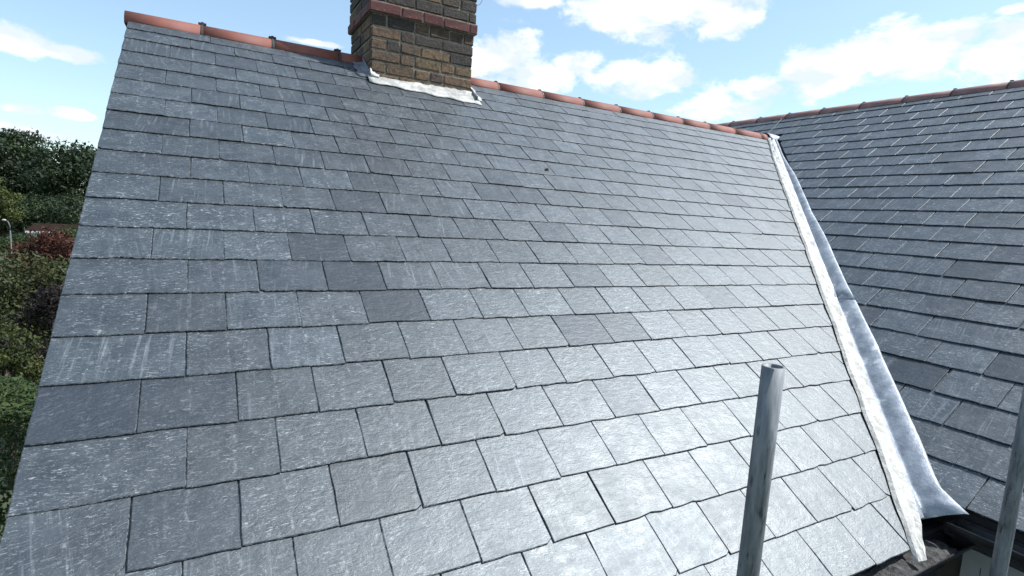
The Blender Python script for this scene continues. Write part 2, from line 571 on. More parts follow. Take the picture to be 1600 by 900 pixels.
def lay_slates(parent, pt, ex, up, nrm, cells, limit, fat=1.0, shade=1.0):
    """cells: dicts with a (centre), d (tail), w, clips, fresh"""
    R = random.Random(5)
    built = []
    for c in cells:
        L = 0.455
        poly = slate_shape(c['w'], L, R)
        for (A, B, C) in c['clips']:            # A*a + B*d <= C with a = ac + x, d = dt - y
            poly = clip_poly(poly, A, -B, C - A * c['a'] - B * c['d'])
            if len(poly) < 3:
                break
        if len(poly) < 3:
            continue
        ar = 0.5 * abs(sum(poly[i][0] * poly[(i + 1) % len(poly)][1] - poly[(i + 1) % len(poly)][0] * poly[i][1] for i in range(len(poly))))
        if ar < 0.002:
            continue
        thick = R.uniform(0.0040, 0.0055) * fat
        v, f, e = slate_geometry(poly, thick)
        tone = R.gauss(1.0, 0.13)
        fresh = 0.0
        if c.get('dark') == 2:
            tone = 0.86; fresh = 0.45
        elif c.get('dark'):
            tone = 0.74 + R.uniform(-0.08, 0.08); fresh = R.uniform(0.7, 1.0)
        elif R.random() < 0.04:
            tone *= 0.84; fresh = 0.5
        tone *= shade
        # pose
        tilt = 0.034 * (0.5 + 0.5 * fat) + R.uniform(-0.002, 0.002)
        roll = R.gauss(0, 0.0035)
        yaw = R.gauss(0, 0.0035)
        # tail is the raised end: rotate so that +y (head) sinks
        m = Matrix((ex, up, nrm)).transposed() @ Matrix.Rotation(yaw, 3, 'Z') @ Matrix.Rotation(-tilt, 3, 'X') @ Matrix.Rotation(roll, 3, 'Y')
        h0 = 0.0190 + 0.014 * (fat - 1) + R.uniform(0, 0.0010) + (0.0018 if R.random() < 0.10 else 0)
        o = pt(c['a'], c['d'] + R.gauss(0, 0.0016), h0)
        mat4 = m.to_4x4(); mat4.translation = o
        # size in the picture, exposed part only
        xs = [p[0] for p in poly]
        cs = [(min(xs), 0), (max(xs), 0), (max(xs), 0.2), (min(xs), 0.2)]
        pp = [pix(mat4 @ Vector((p[0], p[1], 0))) for p in cs]
        area = 0.0
        if all(pp) and any(-10 < q[0] < 1610 and -10 < q[1] < 910 for q in pp):
            area = 0.5 * abs(sum(pp[i][0] * pp[(i + 1) % 4][1] - pp[(i + 1) % 4][0] * pp[i][1] for i in range(4))) * min(1.0, ar / (c['w'] * L))
        off = (R.uniform(0, 40), R.uniform(0, 40), R.gauss(0, 0.10), R.random(), R.uniform(0.3, 1.0) if fat == 1.0 else 0.15)
        loc = [(p[0], p[1]) for p in v]
        built.append((area, v, f, e, tone, fresh, off, loc, mat4))
    built.sort(key=lambda q: -q[0])
    rest = []
    for i, (area, v, f, e, tone, fresh, off, loc, mat4) in enumerate(built):
        if i < limit and area > 20:
            me = finish_slates('slate', [(v, f, e, tone, fresh, off, loc)], parent)
            o = link('slate', me, parent)
            o.matrix_parent_inverse = Matrix.Identity(4)
            o.matrix_basis = Matrix.Translation(-PARENT_OFFSET[parent.name]) @ mat4
        else:
            vw = [tuple(mat4 @ Vector(p)) for p in v]
            rest.append((vw, f, e, tone, fresh, off, loc))
    if rest:
        me = finish_slates('slate_field', rest, parent)
        o = link('slate_field', me, parent)
        o.matrix_basis = Matrix.Translation(-PARENT_OFFSET[parent.name])
        tag(o, kind='stuff')
    print('slates', len(built), 'single', min(limit, sum(1 for b in built if b[0] > 20)))


# a part mesh in world coordinates under a moved root sits at the root's offset
PARENT_OFFSET = {deckM.name: Vector((0, 0, 0)), deckB.name: Vector((0, 0, 0))}

DARK = [(4.51, 12.50), (4.97, 13.51), (5.55, 14.52), (9.84, 15.53), (11.21, 15.54), (0.61, 16.60), (3.03, 2.34), (5.83, 4.30), (11.21, 11.54), (14.45, 10.62), (11.47, 13.40),
        (15.00, 14.44), (14.22, 12.53), (3.93, 6.76), (9.86, 9.66), (11.72, 9.43), (10.94, 8.44), (6.0, 10.57)]
G = 0.2
WM = 1.2466 * G
cells = []
RR = random.Random(3)
tails = {1: 1.13, 2: 1.95}
amax = VC + 0.1
for k in range(1, 23):
    dt = tails.get(k, float(k)) * G
    if k == 1:
        js = [0, 2.37, 4.82, 6.85]
        while js[-1] * G < amax:
            js.append(js[-1] + 1.95 + RR.uniform(-.1, .1))
        js = [q * G for q in js]
    elif k % 2:
        js = [0.0] + [1.222 * G + WM * i for i in range(0, 60) if 1.222 * G + WM * i < amax]
    else:
        js = [0.0] + [0.575 * G + WM * i for i in range(1, 60) if 0.575 * G + WM * i < amax]
    js = [js[0]] + [q + RR.gauss(0, 0.0045) for q in js[1:]] + [amax + 0.1]
    for a0, a1 in zip(js[:-1], js[1:]):
        gap = RR.choice((0.001, 0.0015, 0.002, 0.002, 0.003, 0.0045))
        ac = (a0 + a1) / 2
        # under the chimney stack
        dm = dt - 0.1
        if 1.60 < a0 and a1 < 2.34 and dt < 0.36:
            continue
        clips = [(1, CP, QL), (0, -1, -0.012)]
        if dt <= 0.25:
            clips = [(1, 0, QL - 0.02 - CP * 0.1), (0, -1, -0.012)]
        dark = 1 if any(a0 <= u * G <= a1 and dt - G < v * G <= dt for u, v in DARK[:6]) else (2 if any(a0 <= u * G <= a1 and dt - G < v * G <= dt for u, v in DARK) else 0)
        cells.append(dict(a=ac, d=dt, w=a1 - a0 - gap, clips=clips, dark=dark))
lay_slates(deckM, mpt, Vector((1, 0, 0)), Vector((0, CP, SP)), nM, cells, 300)

cells = []
WB = 0.26
GB = 0.2035
DARKB = [(3.166, 2.4927), (3.2626, 3.448), (3.506, 3.282)]
for n in range(0, 25):
    s = -BE + GB * n
    if n == 24:
        s = 0.60
    dt = -s
    off = 0.10 if n % 2 == 0 else 0.23
    lo = CP * dt + 0.0 if dt > 0 else -1.35
    i0 = int(math.floor((lo - off) / WB)) - 1
    i = i0
    while True:
        a0 = -(-off - WB * i); a1 = a0 + WB
        if a0 > -YB1:
            break
        i += 1
        if a1 < lo:
            continue
        gap = RR.choice((0.001, 0.002, 0.003))
        ja, jb = RR.gauss(0, 0.005), RR.gauss(0, 0.005)
        clips = [(0, -1, RB - 0.012), (1, 0, -YB1)]
        if dt > 0.02:
            clips.append((-1, CP, -(QR - VC)))
        dark = any(a0 <= u <= a1 and dt - GB < v <= dt for u, v in DARKB)
        cells.append(dict(a=(a0 + a1) / 2 + ja * 0.5, d=dt + RR.gauss(0, 0.0015), w=WB - gap + ja * 0.3, clips=clips, dark=dark))
lay_slates(deckB, bpt, Vector((0, -1, 0)), Vector((CP, 0, SP)), nB, cells, 300, 1.3, 1.3)  # wing slates coloured lighter to make up for weaker light on this slope


# ------------------------------------------------------------------ ridge tiles
def arc_shell(r0, r1, length, seg=14, a0=0.0, a1=math.pi):
    v = []; f = []
    for x in (0.0, length):
        for r in (r0, r1):
            for i in range(seg + 1):
                a = a0 + (a1 - a0) * i / seg
                v.append((x, -r * math.cos(a), r * math.sin(a)))
    n = seg + 1
    for i in range(seg):
        f.append((n + i, n + i + 1, 3 * n + i + 1, 3 * n + i))            # outside
        f.append((i + 1, i, 2 * n + i, 2 * n + i + 1))                    # inside
        f.append((i, i + 1, n + i + 1, n + i))                            # end
        f.append((2 * n + i + 1, 2 * n + i, 3 * n + i, 3 * n + i + 1))
    f.append((0, n, 3 * n, 2 * n)); f.append((n - 1, 3 * n - 1, 4 * n - 1, 2 * n - 1))
    return v, [tuple(reversed(q)) for q in f]


def ridge_tile(parent, origin, rotz, length, mat, tone, clip, first=False):
    v, f = arc_shell(0.084, 0.098, length - 0.005)
    if first:                                     # the tile over the gable has a closed end
        n = 15
        f.append(tuple(range(0, n)))
    me = mesh('ridge_tile', v, f)
    for p in me.polygons:
        p.use_smooth = len(p.vertices) == 4 and abs(p.normal.x) < 0.3
    set_attr(me, 'tone', tone)
    o = link('ridge_tile', me, parent, mat)
    o.matrix_basis = Matrix.Translation(Vector(origin) - parent.location) @ Matrix.Rotation(rotz, 4, 'Z') @ Matrix.Rotation(random.gauss(0, 0.012), 4, 'X')
    if clip:
        cv, cf = arc_shell(0.0985, 0.1025 if clip == 2 else 0.1005, 0.015 if clip == 2 else 0.010, 14)
        mb = MB(); mb.v = [(x + length - 0.011, y, z) for x, y, z in cv]; mb.f = cf
        if clip == 2:
            mb.box(length - 0.028, length + 0.022, -0.022, 0.022, 0.101, 0.112)
            mb.box(length - 0.010, length + 0.006, -0.010, 0.010, 0.112, 0.120)
        else:
            mb.box(length - 0.014, length + 0.010, -0.014, 0.014, 0.1015, 0.108)
        mb.build('ridge_clip', M['clip'], o)
    return o


RZC = -0.054
xs = [-0.02, 0.43, 0.885, 1.358]
for i in range(3):
    ridge_tile(house, (xs[i], 0, Z(RZC)), 0, xs[i + 1] - xs[i], M['terra'], 1.0 + random.uniform(-.06, .06), 2, i == 0)
ridge_tile(house, (xs[3], 0, Z(RZC)), 0, 0.19, M['terra'], 0.97, 0)
xs = [2.384, 2.764, 3.237, 3.709, 4.174, 4.624, 5.061, 5.488, 5.923, 6.399, 6.56]
for i in range(len(xs) - 1):
    ridge_tile(house, (xs[i], 0, Z(RZC)), 0, xs[i + 1] - xs[i], M['terra'], 1.0 + random.uniform(-.09, .09), 1 if i < len(xs) - 2 else 0)
y = -4.47
ys = [-4.47, -4.0, -3.53, -3.06, -2.60, -2.131, -1.664, -1.205, -0.744, -0.259, 0.216, 0.66, 1.12, 1.59, 2.06, 2.53]
for i in range(len(ys) - 1):
    ridge_tile(wing, (XR, ys[i], Z(ZR + RZC)), math.pi / 2, ys[i + 1] - ys[i], M['terra_brown'], 1.0 + random.uniform(-.1, .1), 1)

# ------------------------------------------------------------------ chimney stack
CX0, CX1, CY0, CY1 = 1.545, 2.383, -0.305, 0.375
BH = 0.0858
core = MB()
IN = 0.006
core.box(CX0 + IN, CX1 - IN, CY0 + IN, CY1 - IN, Z(-0.45), Z(1.15))
core.box(CX0 - 0.024 + 0.006, CX1 + 0.024 - 0.006, CY0 - 0.024 + 0.006, CY1 + 0.024 - 0.006, Z(0.301), Z(0.3835))
core.box(CX0 - 0.012 + IN, CX1 + 0.012 - IN, CY0 - 0.012 + IN, CY1 + 0.012 - IN, Z(0.386), Z(1.152))
chim = keep(core.build('chimney', M['mortar'], house))


def brick_mesh(l, h, dep, R):
    """outer face at y=0 looking along -y, body behind it"""
    j = lambda s: R.uniform(-s, s)
    c = 0.005
    v = []
    for y, k in ((0.0, c), (0.004, 0.0), (dep, 0.0)):
        for sx, sz in ((0, 0), (1, 0), (1, 1), (0, 1)):
            v.append((sx * l + (k if sx == 0 else -k) + j(0.0045), y + (j(0.0025) if y < 0.001 else 0), sz * h + (k if sz == 0 else -k) + j(0.0035)))
    f = [(0, 1, 2, 3)]
    for r in (0, 4):
        for i in range(4):
            n = (i + 1) % 4
            f.append((r + i, r + 4 + i, r + 4 + n, r + n))
    return mesh('brick', v, f)


R = random.Random(21)


def brick_row(axis, z, length, x0, y0, proj, red, phase):
    """axis: 'front','left','right'"""
    jt = 0.015
    pos = 0.0
    lens = []
    pat = [0.105, 0.215] if phase else [0.215, 0.105]
    if red:
        pat = [0.225, 0.225]
    i = 0
    while pos < length - 0.02:
        l = (pat[i % 2] if R.random() < 0.6 else R.choice((0.105, 0.16, 0.215))) + R.uniform(-0.015, 0.015)
        if i == 0 and not red:
            l = 0.105 if phase else 0.215
        if length - pos - l < 0.07:
            l = length - pos
        lens.append((pos, l)); pos += l + jt; i += 1
    for p, l in lens:
        h = BH - 0.0165 + R.uniform(-0.004, 0.004)
        me = brick_mesh(l, h, 0.05, R)
        t = R.random()
        # lower courses are browner, upper ones darker
        low = (Z(0.30) - z) / 0.5
        tone = max(0.0, min(1.0, 0.24 + 0.62 * max(0, low) + (t - 0.5) * 0.8))
        set_attr(me, 'tone', tone)
        o = link('brick', me, chim, M['redbrick'] if red else M['brick'])
        push = R.uniform(-0.006, 0.000) - proj
        if axis == 'front':
            mt = Matrix.Translation((x0 + p, y0 + push, z + 0.006))
        elif axis == 'left':
            mt = Matrix.Translation((x0 + push, y0 - p, z + 0.006)) @ Matrix.Rotation(-math.pi / 2, 4, 'Z')
        else:
            mt = Matrix.Translation((x0 - push, y0 + p, z + 0.006)) @ Matrix.Rotation(math.pi / 2, 4, 'Z')
        o.matrix_basis = mt


for jrow in range(-6, 9):
    z = Z(0.299 + jrow * BH)
    red = jrow == 0
    proj = 0.024 if red else (0.012 if jrow > 0 else 0.0)
    ph = jrow % 2
    brick_row('front', z, CX1 - CX0 + 2 * proj, CX0 - proj, CY0, proj, red, ph)
    # side faces butt behind the front course
    sl_ = CY1 - CY0 - 0.052 + 2 * proj
    brick_row('left', z, sl_, CX0, CY1 + proj, proj, red, 1 - ph)
    brick_row('right', z, sl_, CX1, CY0 - proj + 0.052, proj, red, 1 - ph)

# lead and mortar at the foot of the stack
def ribbon(name, rows, mat, parent, thick=0.004, smooth=True):
    """rows: list of equally long lists of points (top surface); closed with a thin underside"""
    n = len(rows[0]); v = []
    for r in rows:
        v += [Vector(p) for p in r]
    me0 = len(v)
    f = []
    for i in range(len(rows) - 1):
        for j in range(n - 1):
            f.append((i * n + j, i * n + j + 1, (i + 1) * n + j + 1, (i + 1) * n + j))
    me = mesh(name, v, f, smooth)
    o = link(name, me, parent, mat)
    md = o.modifiers.new('thickness', 'SOLIDIFY')
    md.thickness = thick; md.offset = -1.0
    return keep(o)


rows = []
for i in range(29):
    x = CX0 - 0.03 + (CX1 - CX0 + 0.065) * i / 28
    k = (x - CX0) / (CX1 - CX0)
    lowd = 0.452 + 0.09 * k + 0.012 * math.sin(i * 0.9) + random.uniform(-0.008, 0.008)
    zp = lambda yy: Z(yy * TP)
    r = [(x, CY0 - 0.014, zp(CY0) + 0.036 + 0.012 * k + random.uniform(-.004, .004)),
         (x, CY0 - 0.030, zp(CY0 - 0.03) + 0.036 + random.uniform(-.004, .004)),
         tuple(mpt(x, 0.415 + random.uniform(-.004, .004), 0.034)),
         tuple(mpt(x, (0.415 + lowd) / 2, 0.028 + random.uniform(-.002, .002))),
         tuple(mpt(x + random.uniform(-.004, .004), lowd, 0.0235 + random.uniform(0, .002)))]
    rows.append(r)
ribbon('lead_apron', rows, M['apron'], house)
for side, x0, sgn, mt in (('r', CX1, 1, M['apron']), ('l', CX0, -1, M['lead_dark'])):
    rows = []
    for i in range(14):
        d = 0.05 + ((0.47 if sgn > 0 else 0.37) - 0.05) * i / 13
        wd = 0.035 + 0.010 * math.sin(i * 1.3) + (0.04 if sgn < 0 else 0.01)
        r = [mpt(x0 + sgn * 0.010, d, 0.058 + random.uniform(-.004, .004)), mpt(x0 + sgn * 0.013, d, 0.035), mpt(x0 + sgn * (0.02 + wd * .5), d, 0.026), mpt(x0 + sgn * (0.02 + wd), d, 0.0245)]
        rows.append(r if sgn < 0 else r)
    ribbon('side_flashing', rows, mt, house)
# lump of mortar at the front corner of the stack
rows = []
for i in range(9):
    a = i / 8
    rows.append([(CX0 - 0.010 + 0.07 * a, CY0 - 0.013, Z(-0.115) - 0.03 * a + random.uniform(-.01, .01)),
                 (CX0 - 0.012 + 0.07 * a, CY0 - 0.026, Z(-0.145) - 0.02 * a),
                 (CX0 - 0.014 + 0.07 * a, CY0 - 0.03, Z(-0.172))])
ribbon('mortar_fillet', rows, M['apron'], house, 0.008)

# ------------------------------------------------------------------ valley
def vpt_raw(yv, q, h):
    """a point beside the valley: q is X - Y; left of VC on the main slope, right of it on the wing"""
    z = yv * TP
    if q <= VC:
        return Vector((yv + VC - (VC - q), yv, Z(z))) + nM * h
    return Vector((yv + VC, yv - (q - VC), Z(z))) + nB * h


vpt = vpt_raw


def lerp(a, b, t):
    return a + (b - a) * t


def qright(t):                                   # t 0 at the top, 1 at the foot
    pts = [(0, 6.765), (0.15, 6.765), (0.27, 6.815), (0.42, 6.815), (0.50, 6.842), (0.62, 6.845), (0.78, 6.87), (0.9, 6.868), (0.965, 6.862), (1.0, 6.935)]
    for (t0, a), (t1, b) in zip(pts[:-1], pts[1:]):
        if t <= t1:
            return lerp(a, b, (t - t0) / (t1 - t0))
    return pts[-1][1]


VT, VB = 0.02, -3.625
LAP = 0.655


def valley_sheet(t0, t1, lift, n):
    rows = []
    for i in range(n + 1):
        t = lerp(t0, t1, i / n)
        yv = lerp(VT, VB, t)
        wv = 0.0016 * math.sin(t * 37) + 0.0012 * math.sin(t * 83 + 1)
        qr = qright(t) + wv
        ql = lerp(6.63, 6.585, min(1, t * 3))
        k_ = 0.40 * max(0.0, (t - 0.93) / 0.07)         # the foot is cut level across both slopes
        y0_, vp = yv, vpt_raw
        vpt = lambda yy, q, h: vp(yy + k_ * max(0.0, q - VC), q, h)
        r = [vpt(yv, ql, 0.024 + lift),
             vpt(yv, 6.66, 0.028 + lift + wv * 0.8),
             vpt(yv, 6.69, 0.034 + lift),
             vpt(yv, VC - 0.005, 0.010 + lift),
             vpt(yv, lerp(VC, qr, 0.25), 0.016 + lift + random.uniform(-.0015, .0015)),
             vpt(yv, lerp(VC, qr, 0.6), 0.029 + lift + wv + random.uniform(-.002, .002)),
             vpt(yv, lerp(VC, qr, 0.93), 0.031 + lift + 0.8 * abs(wv)),
             vpt(yv, qr, 0.0255 + lift)]
        rows.append(r)
    return rows


ribbon('valley_lead', valley_sheet(0.0, LAP + 0.03, 0.0045, 34), M['lead'], house)
rows = valley_sheet(LAP - 0.01, 1.0, 0.0, 22)
ribbon('valley_lead', rows, M['lead'], house)
# pale mortar fillet along the cut slates
rows = []
N = 120
lastl = 0
for i in range(N + 1):
    t = i / N
    yv = lerp(VT - 0.02, -3.735, t)
    wl = lerp(0.035, 0.105, min(1, t * 2.6))
    lastl = 0.75 * lastl + random.uniform(-0.006, 0.006)
    ql = 6.555 + (0.045 * (1 - min(1, t * 6))) + lastl * 0.8
    qr = ql + wl * (1.0 if t > 0.12 else 0.6) + random.uniform(-0.007, 0.007)
    if t > 0.965:
        qr = lerp(qr, ql + 0.03, (t - 0.965) / 0.035)
    hb = 0.028
    rows.append([vpt(yv, ql, 0.018), vpt(yv, lerp(ql, qr, 0.12), hb + random.uniform(-.001, .002)),
                 vpt(yv, lerp(ql, qr, 0.35), hb + 0.004 + random.uniform(-.0015, .003)),
                 vpt(yv, lerp(ql, qr, 0.6), hb + 0.006 + random.uniform(-.006, .008)),
                 vpt(yv, lerp(ql, qr, 0.85), hb + 0.009 + random.uniform(-.008, .010)),
                 vpt(yv, qr, hb + 0.002 + random.uniform(-.004, .004))])
ribbon('mortar_fillet', rows, M['white'], house, 0.010, False)
# lead saddle where ridge, valley and wing meet
rows = []
for i in range(9):
    a = math.pi * (0.02 + 0.96 * i / 8)
    rr = 0.116 + random.uniform(-.003, .003)
    rows.append([(6.53 + 0.0, -rr * math.cos(a), Z(RZC) + rr * math.sin(a)), (6.60, -rr * 1.03 * math.cos(a), Z(RZC) + rr * 0.98 * math.sin(a)),
                 (6.70 + 0.02 * math.sin(a), -rr * 1.25 * math.cos(a), Z(RZC) + rr * 0.9 * math.sin(a) + 0.0)])
ribbon('lead_saddle', rows, M['lead'], house)

# ------------------------------------------------------------------ gutters, fascias, walls, window
def gutter(parent, p0, p1, r, name='gutter'):
    p0 = Vector(p0); p1 = Vector(p1)
    d = (p1 - p0); L = d.length; d.normalize()
    side = d.cross(Vector((0, 0, 1)))
    mb = MB(); seg = 12
    for P in (p0, p1):
        for rr in (r, r - 0.004):
            for i in range(seg + 1):
                a = math.pi * i / seg
                mb.v.append(P + side * (rr * math.cos(a)) - Vector((0, 0, 1)) * (rr * math.sin(a)))
    n = seg + 1
    for i in range(seg):
        mb.f += [(i, i + 1, 2 * n + i + 1, 2 * n + i), (n + i + 1, n + i, 3 * n + i, 3 * n + i + 1)]
    for i in range(seg):
        mb.f += [(i + 1, i, n + i, n + i + 1), (2 * n + i, 2 * n + i + 1, 3 * n + i + 1, 3 * n + i)]
    mb.f += [(0, 2 * n, 3 * n, n), (n - 1, 2 * n - 1, 4 * n - 1, 3 * n - 1)]
    mb.f.append(tuple(range(n)))
    mb.f.append(tuple(range(3 * n - 1, 2 * n - 1, -1)))
    # rolled front lip
    mb.tube([p0 + side * r, p1 + side * r], [0.004, 0.004], 6)
    o = keep(mb.build(name, M['gutter'], parent))
    return o


gM = gutter(house, (-0.05, -3.705, Z(-2.425)), (3.30, -3.705, Z(-2.425)), 0.058)
gB = gutter(wing, (3.195, -3.70, Z(-2.335)), (3.195, YB1, Z(-2.335)), 0.056)
# mortar crumbs lying in the main gutter
rows = []
for i in range(60):
    x = lerp(1.9, 3.16, i / 59)
    lvl = -2.440 + 0.012 * math.sin(i * 0.5) + random.uniform(-.005, .007)
    rows.append([(x, -3.752, Z(lvl - 0.006)), (x, -3.735, Z(lvl + random.uniform(-.004, .006))), (x, -3.715, Z(lvl + random.uniform(-.004, .008))), (x, -3.69, Z(lvl + random.uniform(-.003, .008))), (x, -3.66, Z(lvl + 0.004))])
o = ribbon('mortar_crumbs', rows, M['debris'], house, 0.006, False)
tag(o, kind='stuff')
keep(MB().box(0.0, 3.27, -3.645, -3.62, Z(-2.66), Z(-2.40)).build('fascia', M['fascia'], house))
keep(MB().box(2.98, 3.262, -3.615, -3.40, Z(-2.44), Z(-2.40)).build('valley_board', M['fascia'], house))
keep(MB().box(3.262, 3.288, YB1, -3.645, Z(-2.44), Z(-2.285)).build('fascia', M['fascia'], wing))
keep(MB().box(0.05, 3.40, -3.62, -3.45, Z(-2.66), Z(-2.64)).build('soffit', M['fascia'], house))
keep(MB().box(3.288, 3.42, YB1, -3.63, Z(-2.44), Z(-2.425)).build('soffit', M['fascia'], wing))
# walls
prof = [(-3.45, 0), (3.45, 0), (3.45, Z(-3.45 * TP - 0.09)), (0, Z(-0.09)), (-3.45, Z(-3.45 * TP - 0.09))]
keep(MB().poly([(0.06, y_, z_) for y_, z_ in prof][::-1], [(3.60, y_, z_) for y_, z_ in prof][::-1]).build('wall', M['wall'], house))
wz0, wz1, wy0, wy1 = Z(-3.75), Z(-2.515), -4.42, -3.685
wl = MB()
wl.box(3.42, 3.70, wy1, -3.452, 0.0, Z(-2.43))
wl.box(3.42, 3.70, YB1 + 0.06, wy0, 0.0, Z(-2.43))
wl.box(3.42, 3.70, wy0, wy1, 0.0, wz0)
wl.box(3.42, 3.70, wy0, wy1, wz1, Z(-2.43))
# gable end behind the wall line, out to the far side
prof = [(3.70, 0), (2 * XR - 3.70, 0), (2 * XR - 3.70, Z(ZR - (XR - 3.70) * TP - 0.09)), (XR, Z(ZR - 0.09)), (3.70, Z(ZR - (XR - 3.70) * TP - 0.09))]
wl.poly([(x_, YB1 + 0.06, z_) for x_, z_ in prof], [(x_, YB0 - 0.06, z_) for x_, z_ in prof])
keep(wl.build('wall', M['wall'], wing))
fr = MB()
t = 0.065
fr.box(3.395, 3.455, wy0, wy1, wz1 - t, wz1)
fr.box(3.395, 3.455, wy0, wy1, wz0, wz0 + t)
fr.box(3.397, 3.453, wy0, wy0 + t, wz0 + t, wz1 - t)
fr.box(3.397, 3.453, wy1 - t, wy1, wz0 + t, wz1 - t)
win = keep(fr.build('window', M['upvc'], wing))
sash = MB()
a0, a1, b0, b1, t2 = wy0 + t + .004, wy1 - t - .004, wz0 + t + .004, wz1 - t - .004, 0.05
sash.box(3.405, 3.445, a0, a1, b1 - t2, b1); sash.box(3.405, 3.445, a0, a1, b0, b0 + t2)
sash.box(3.407, 3.443, a0, a0 + t2, b0 + t2, b1 - t2); sash.box(3.407, 3.443, a1 - t2, a1, b0 + t2, b1 - t2)
s1 = sash.build('sash', M['upvc'], win)
s2 = MB().box(3.424, 3.430, a0 + t2, a1 - t2, b0 + t2, b1 - t2).build('pane', M['glass'], win)


# ------------------------------------------------------------------ scaffold poles
def pole(name, x, y, z0, z1, label):
    ro, ri, seg = 0.02415, 0.0201, 32
    v = []; f = []
    zs = list(np.linspace(z0, z1, 24))
    for r in (ro, ri):
        for z in zs:
            for k in range(seg):
                a = 2 * math.pi * k / seg
                v.append((r * math.cos(a), r * math.sin(a), z))
    n = len(zs)
    for i in range(n - 1):
        for k in range(seg):
            k2 = (k + 1) % seg
            f.append((i * seg + k, i * seg + k2, (i + 1) * seg + k2, (i + 1) * seg + k))
            b = n * seg
            f.append((b + i * seg + k2, b + i * seg + k, b + (i + 1) * seg + k, b + (i + 1) * seg + k2))
    for base, rev in ((0, True), ((n - 1) * seg, False)):
        for k in range(seg):
            k2 = (k + 1) % seg
            q = (base + k, base + k2, n * seg + base + k2, n * seg + base + k)
            f.append(tuple(reversed(q)) if rev else q)
    me = mesh(name, v, f)
    for p in me.polygons:
        p.use_smooth = abs(p.normal.z) < 0.5
    o = link(name, me, None, M['steel'])
    o.location = (x, y, 0)
    tag(o, label, 'scaffold pole', 'scaffold poles')
    return o


p1 = pole('scaffold_pole', 1.519, -3.925, 0.0, Z(-1.460), 'grey scaffold pole with open top end in front of the slates')
p1.rotation_euler = (0, 0, 0.6)
pole('scaffold_pole', 2.965, -3.938, 0.0, Z(-1.62), 'scaffold pole beside the window at the right edge')

# ------------------------------------------------------------------ cables
mb = MB().tube([bpt(-0.165, -0.165, 0.022), bpt(-0.20, -0.36, 0.024), bpt(-0.25, -0.60, 0.03)], [0.004] * 3, 6)
tag(mb.build('cable', M['cable']), 'thin dark cable crossing the wing slates from valley top to ridge', 'cable')
pts = [(2.40, -0.10, Z(0.585)), (2.44, -0.08, Z(0.60)), (2.50, -0.05, Z(0.625)), (2.56, -0.03, Z(0.67)), (2.60, 0.0, Z(0.74)), (2.62, 0.0, Z(0.84)), (2.60, 0.0, Z(0.95)), (2.50, 0.0, Z(1.04)), (2.40, 0.0, Z(1.10))]
tag(MB().tube(pts, [0.003] * len(pts), 6).build('cable', M['cable']), 'thin cable looping out from the right side of the chimney', 'cable')
mv = MB()
for i in range(7):
    c = mpt(2.556 + random.uniform(-.012, .012), 1.534 + random.uniform(-.01, .01), 0.02)
    mv.tube([c - nM * 0.004, c + nM * random.uniform(.006, .014)], [0.010, 0.005], 6)
tag(mv.build('dark_blob', M['bark']), 'small dark blob on the slates right of the chimney', 'blob')  # small lumps stand in for a dark speck on the slates


# ------------------------------------------------------------------ planting
def leaves(name, C, Nn, size, mat, parent, clump_v, aspect=0.5, flop=0.6):
    n = len(C)
    Nn = Nn + RNG.normal(0, flop, Nn.shape)
    Nn /= np.linalg.norm(Nn, axis=1, keepdims=True) + 1e-9
    a = RNG.normal(0, 1, (n, 3))
    a[:, 2] -= 0.35
    t = a - Nn * (a * Nn).sum(1, keepdims=True)
    t /= np.linalg.norm(t, axis=1, keepdims=True) + 1e-9
    b = np.cross(Nn, t)
    L = (size * RNG.uniform(0.6, 1.3, n))[:, None]
    W = L * aspect
    fold = Nn * L * 0.12
    V = np.empty((n, 4, 3))
    V[:, 0] = C - t * L * 0.5
    V[:, 1] = C + b * W * 0.5 - fold + t * L * 0.05
    V[:, 2] = C + t * L * 0.5 - fold * 0.6
    V[:, 3] = C - b * W * 0.5 - fold + t * L * 0.05
    me = bpy.data.meshes.new(name)
    me.vertices.add(4 * n); me.vertices.foreach_set('co', V.ravel())
    me.loops.add(4 * n); me.loops.foreach_set('vertex_index', np.arange(4 * n, dtype=np.int32))
    me.polygons.add(n)
    me.polygons.foreach_set('loop_start', np.arange(0, 4 * n, 4, dtype=np.int32))
    me.polygons.foreach_set('loop_total', np.full(n, 4, dtype=np.int32))
    me.update(calc_edges=True)
    set_attr(me, 'v', np.clip(clump_v + RNG.normal(0, 0.16, n), 0, 1), 'FACE')
    return link(name, me, parent, mat)


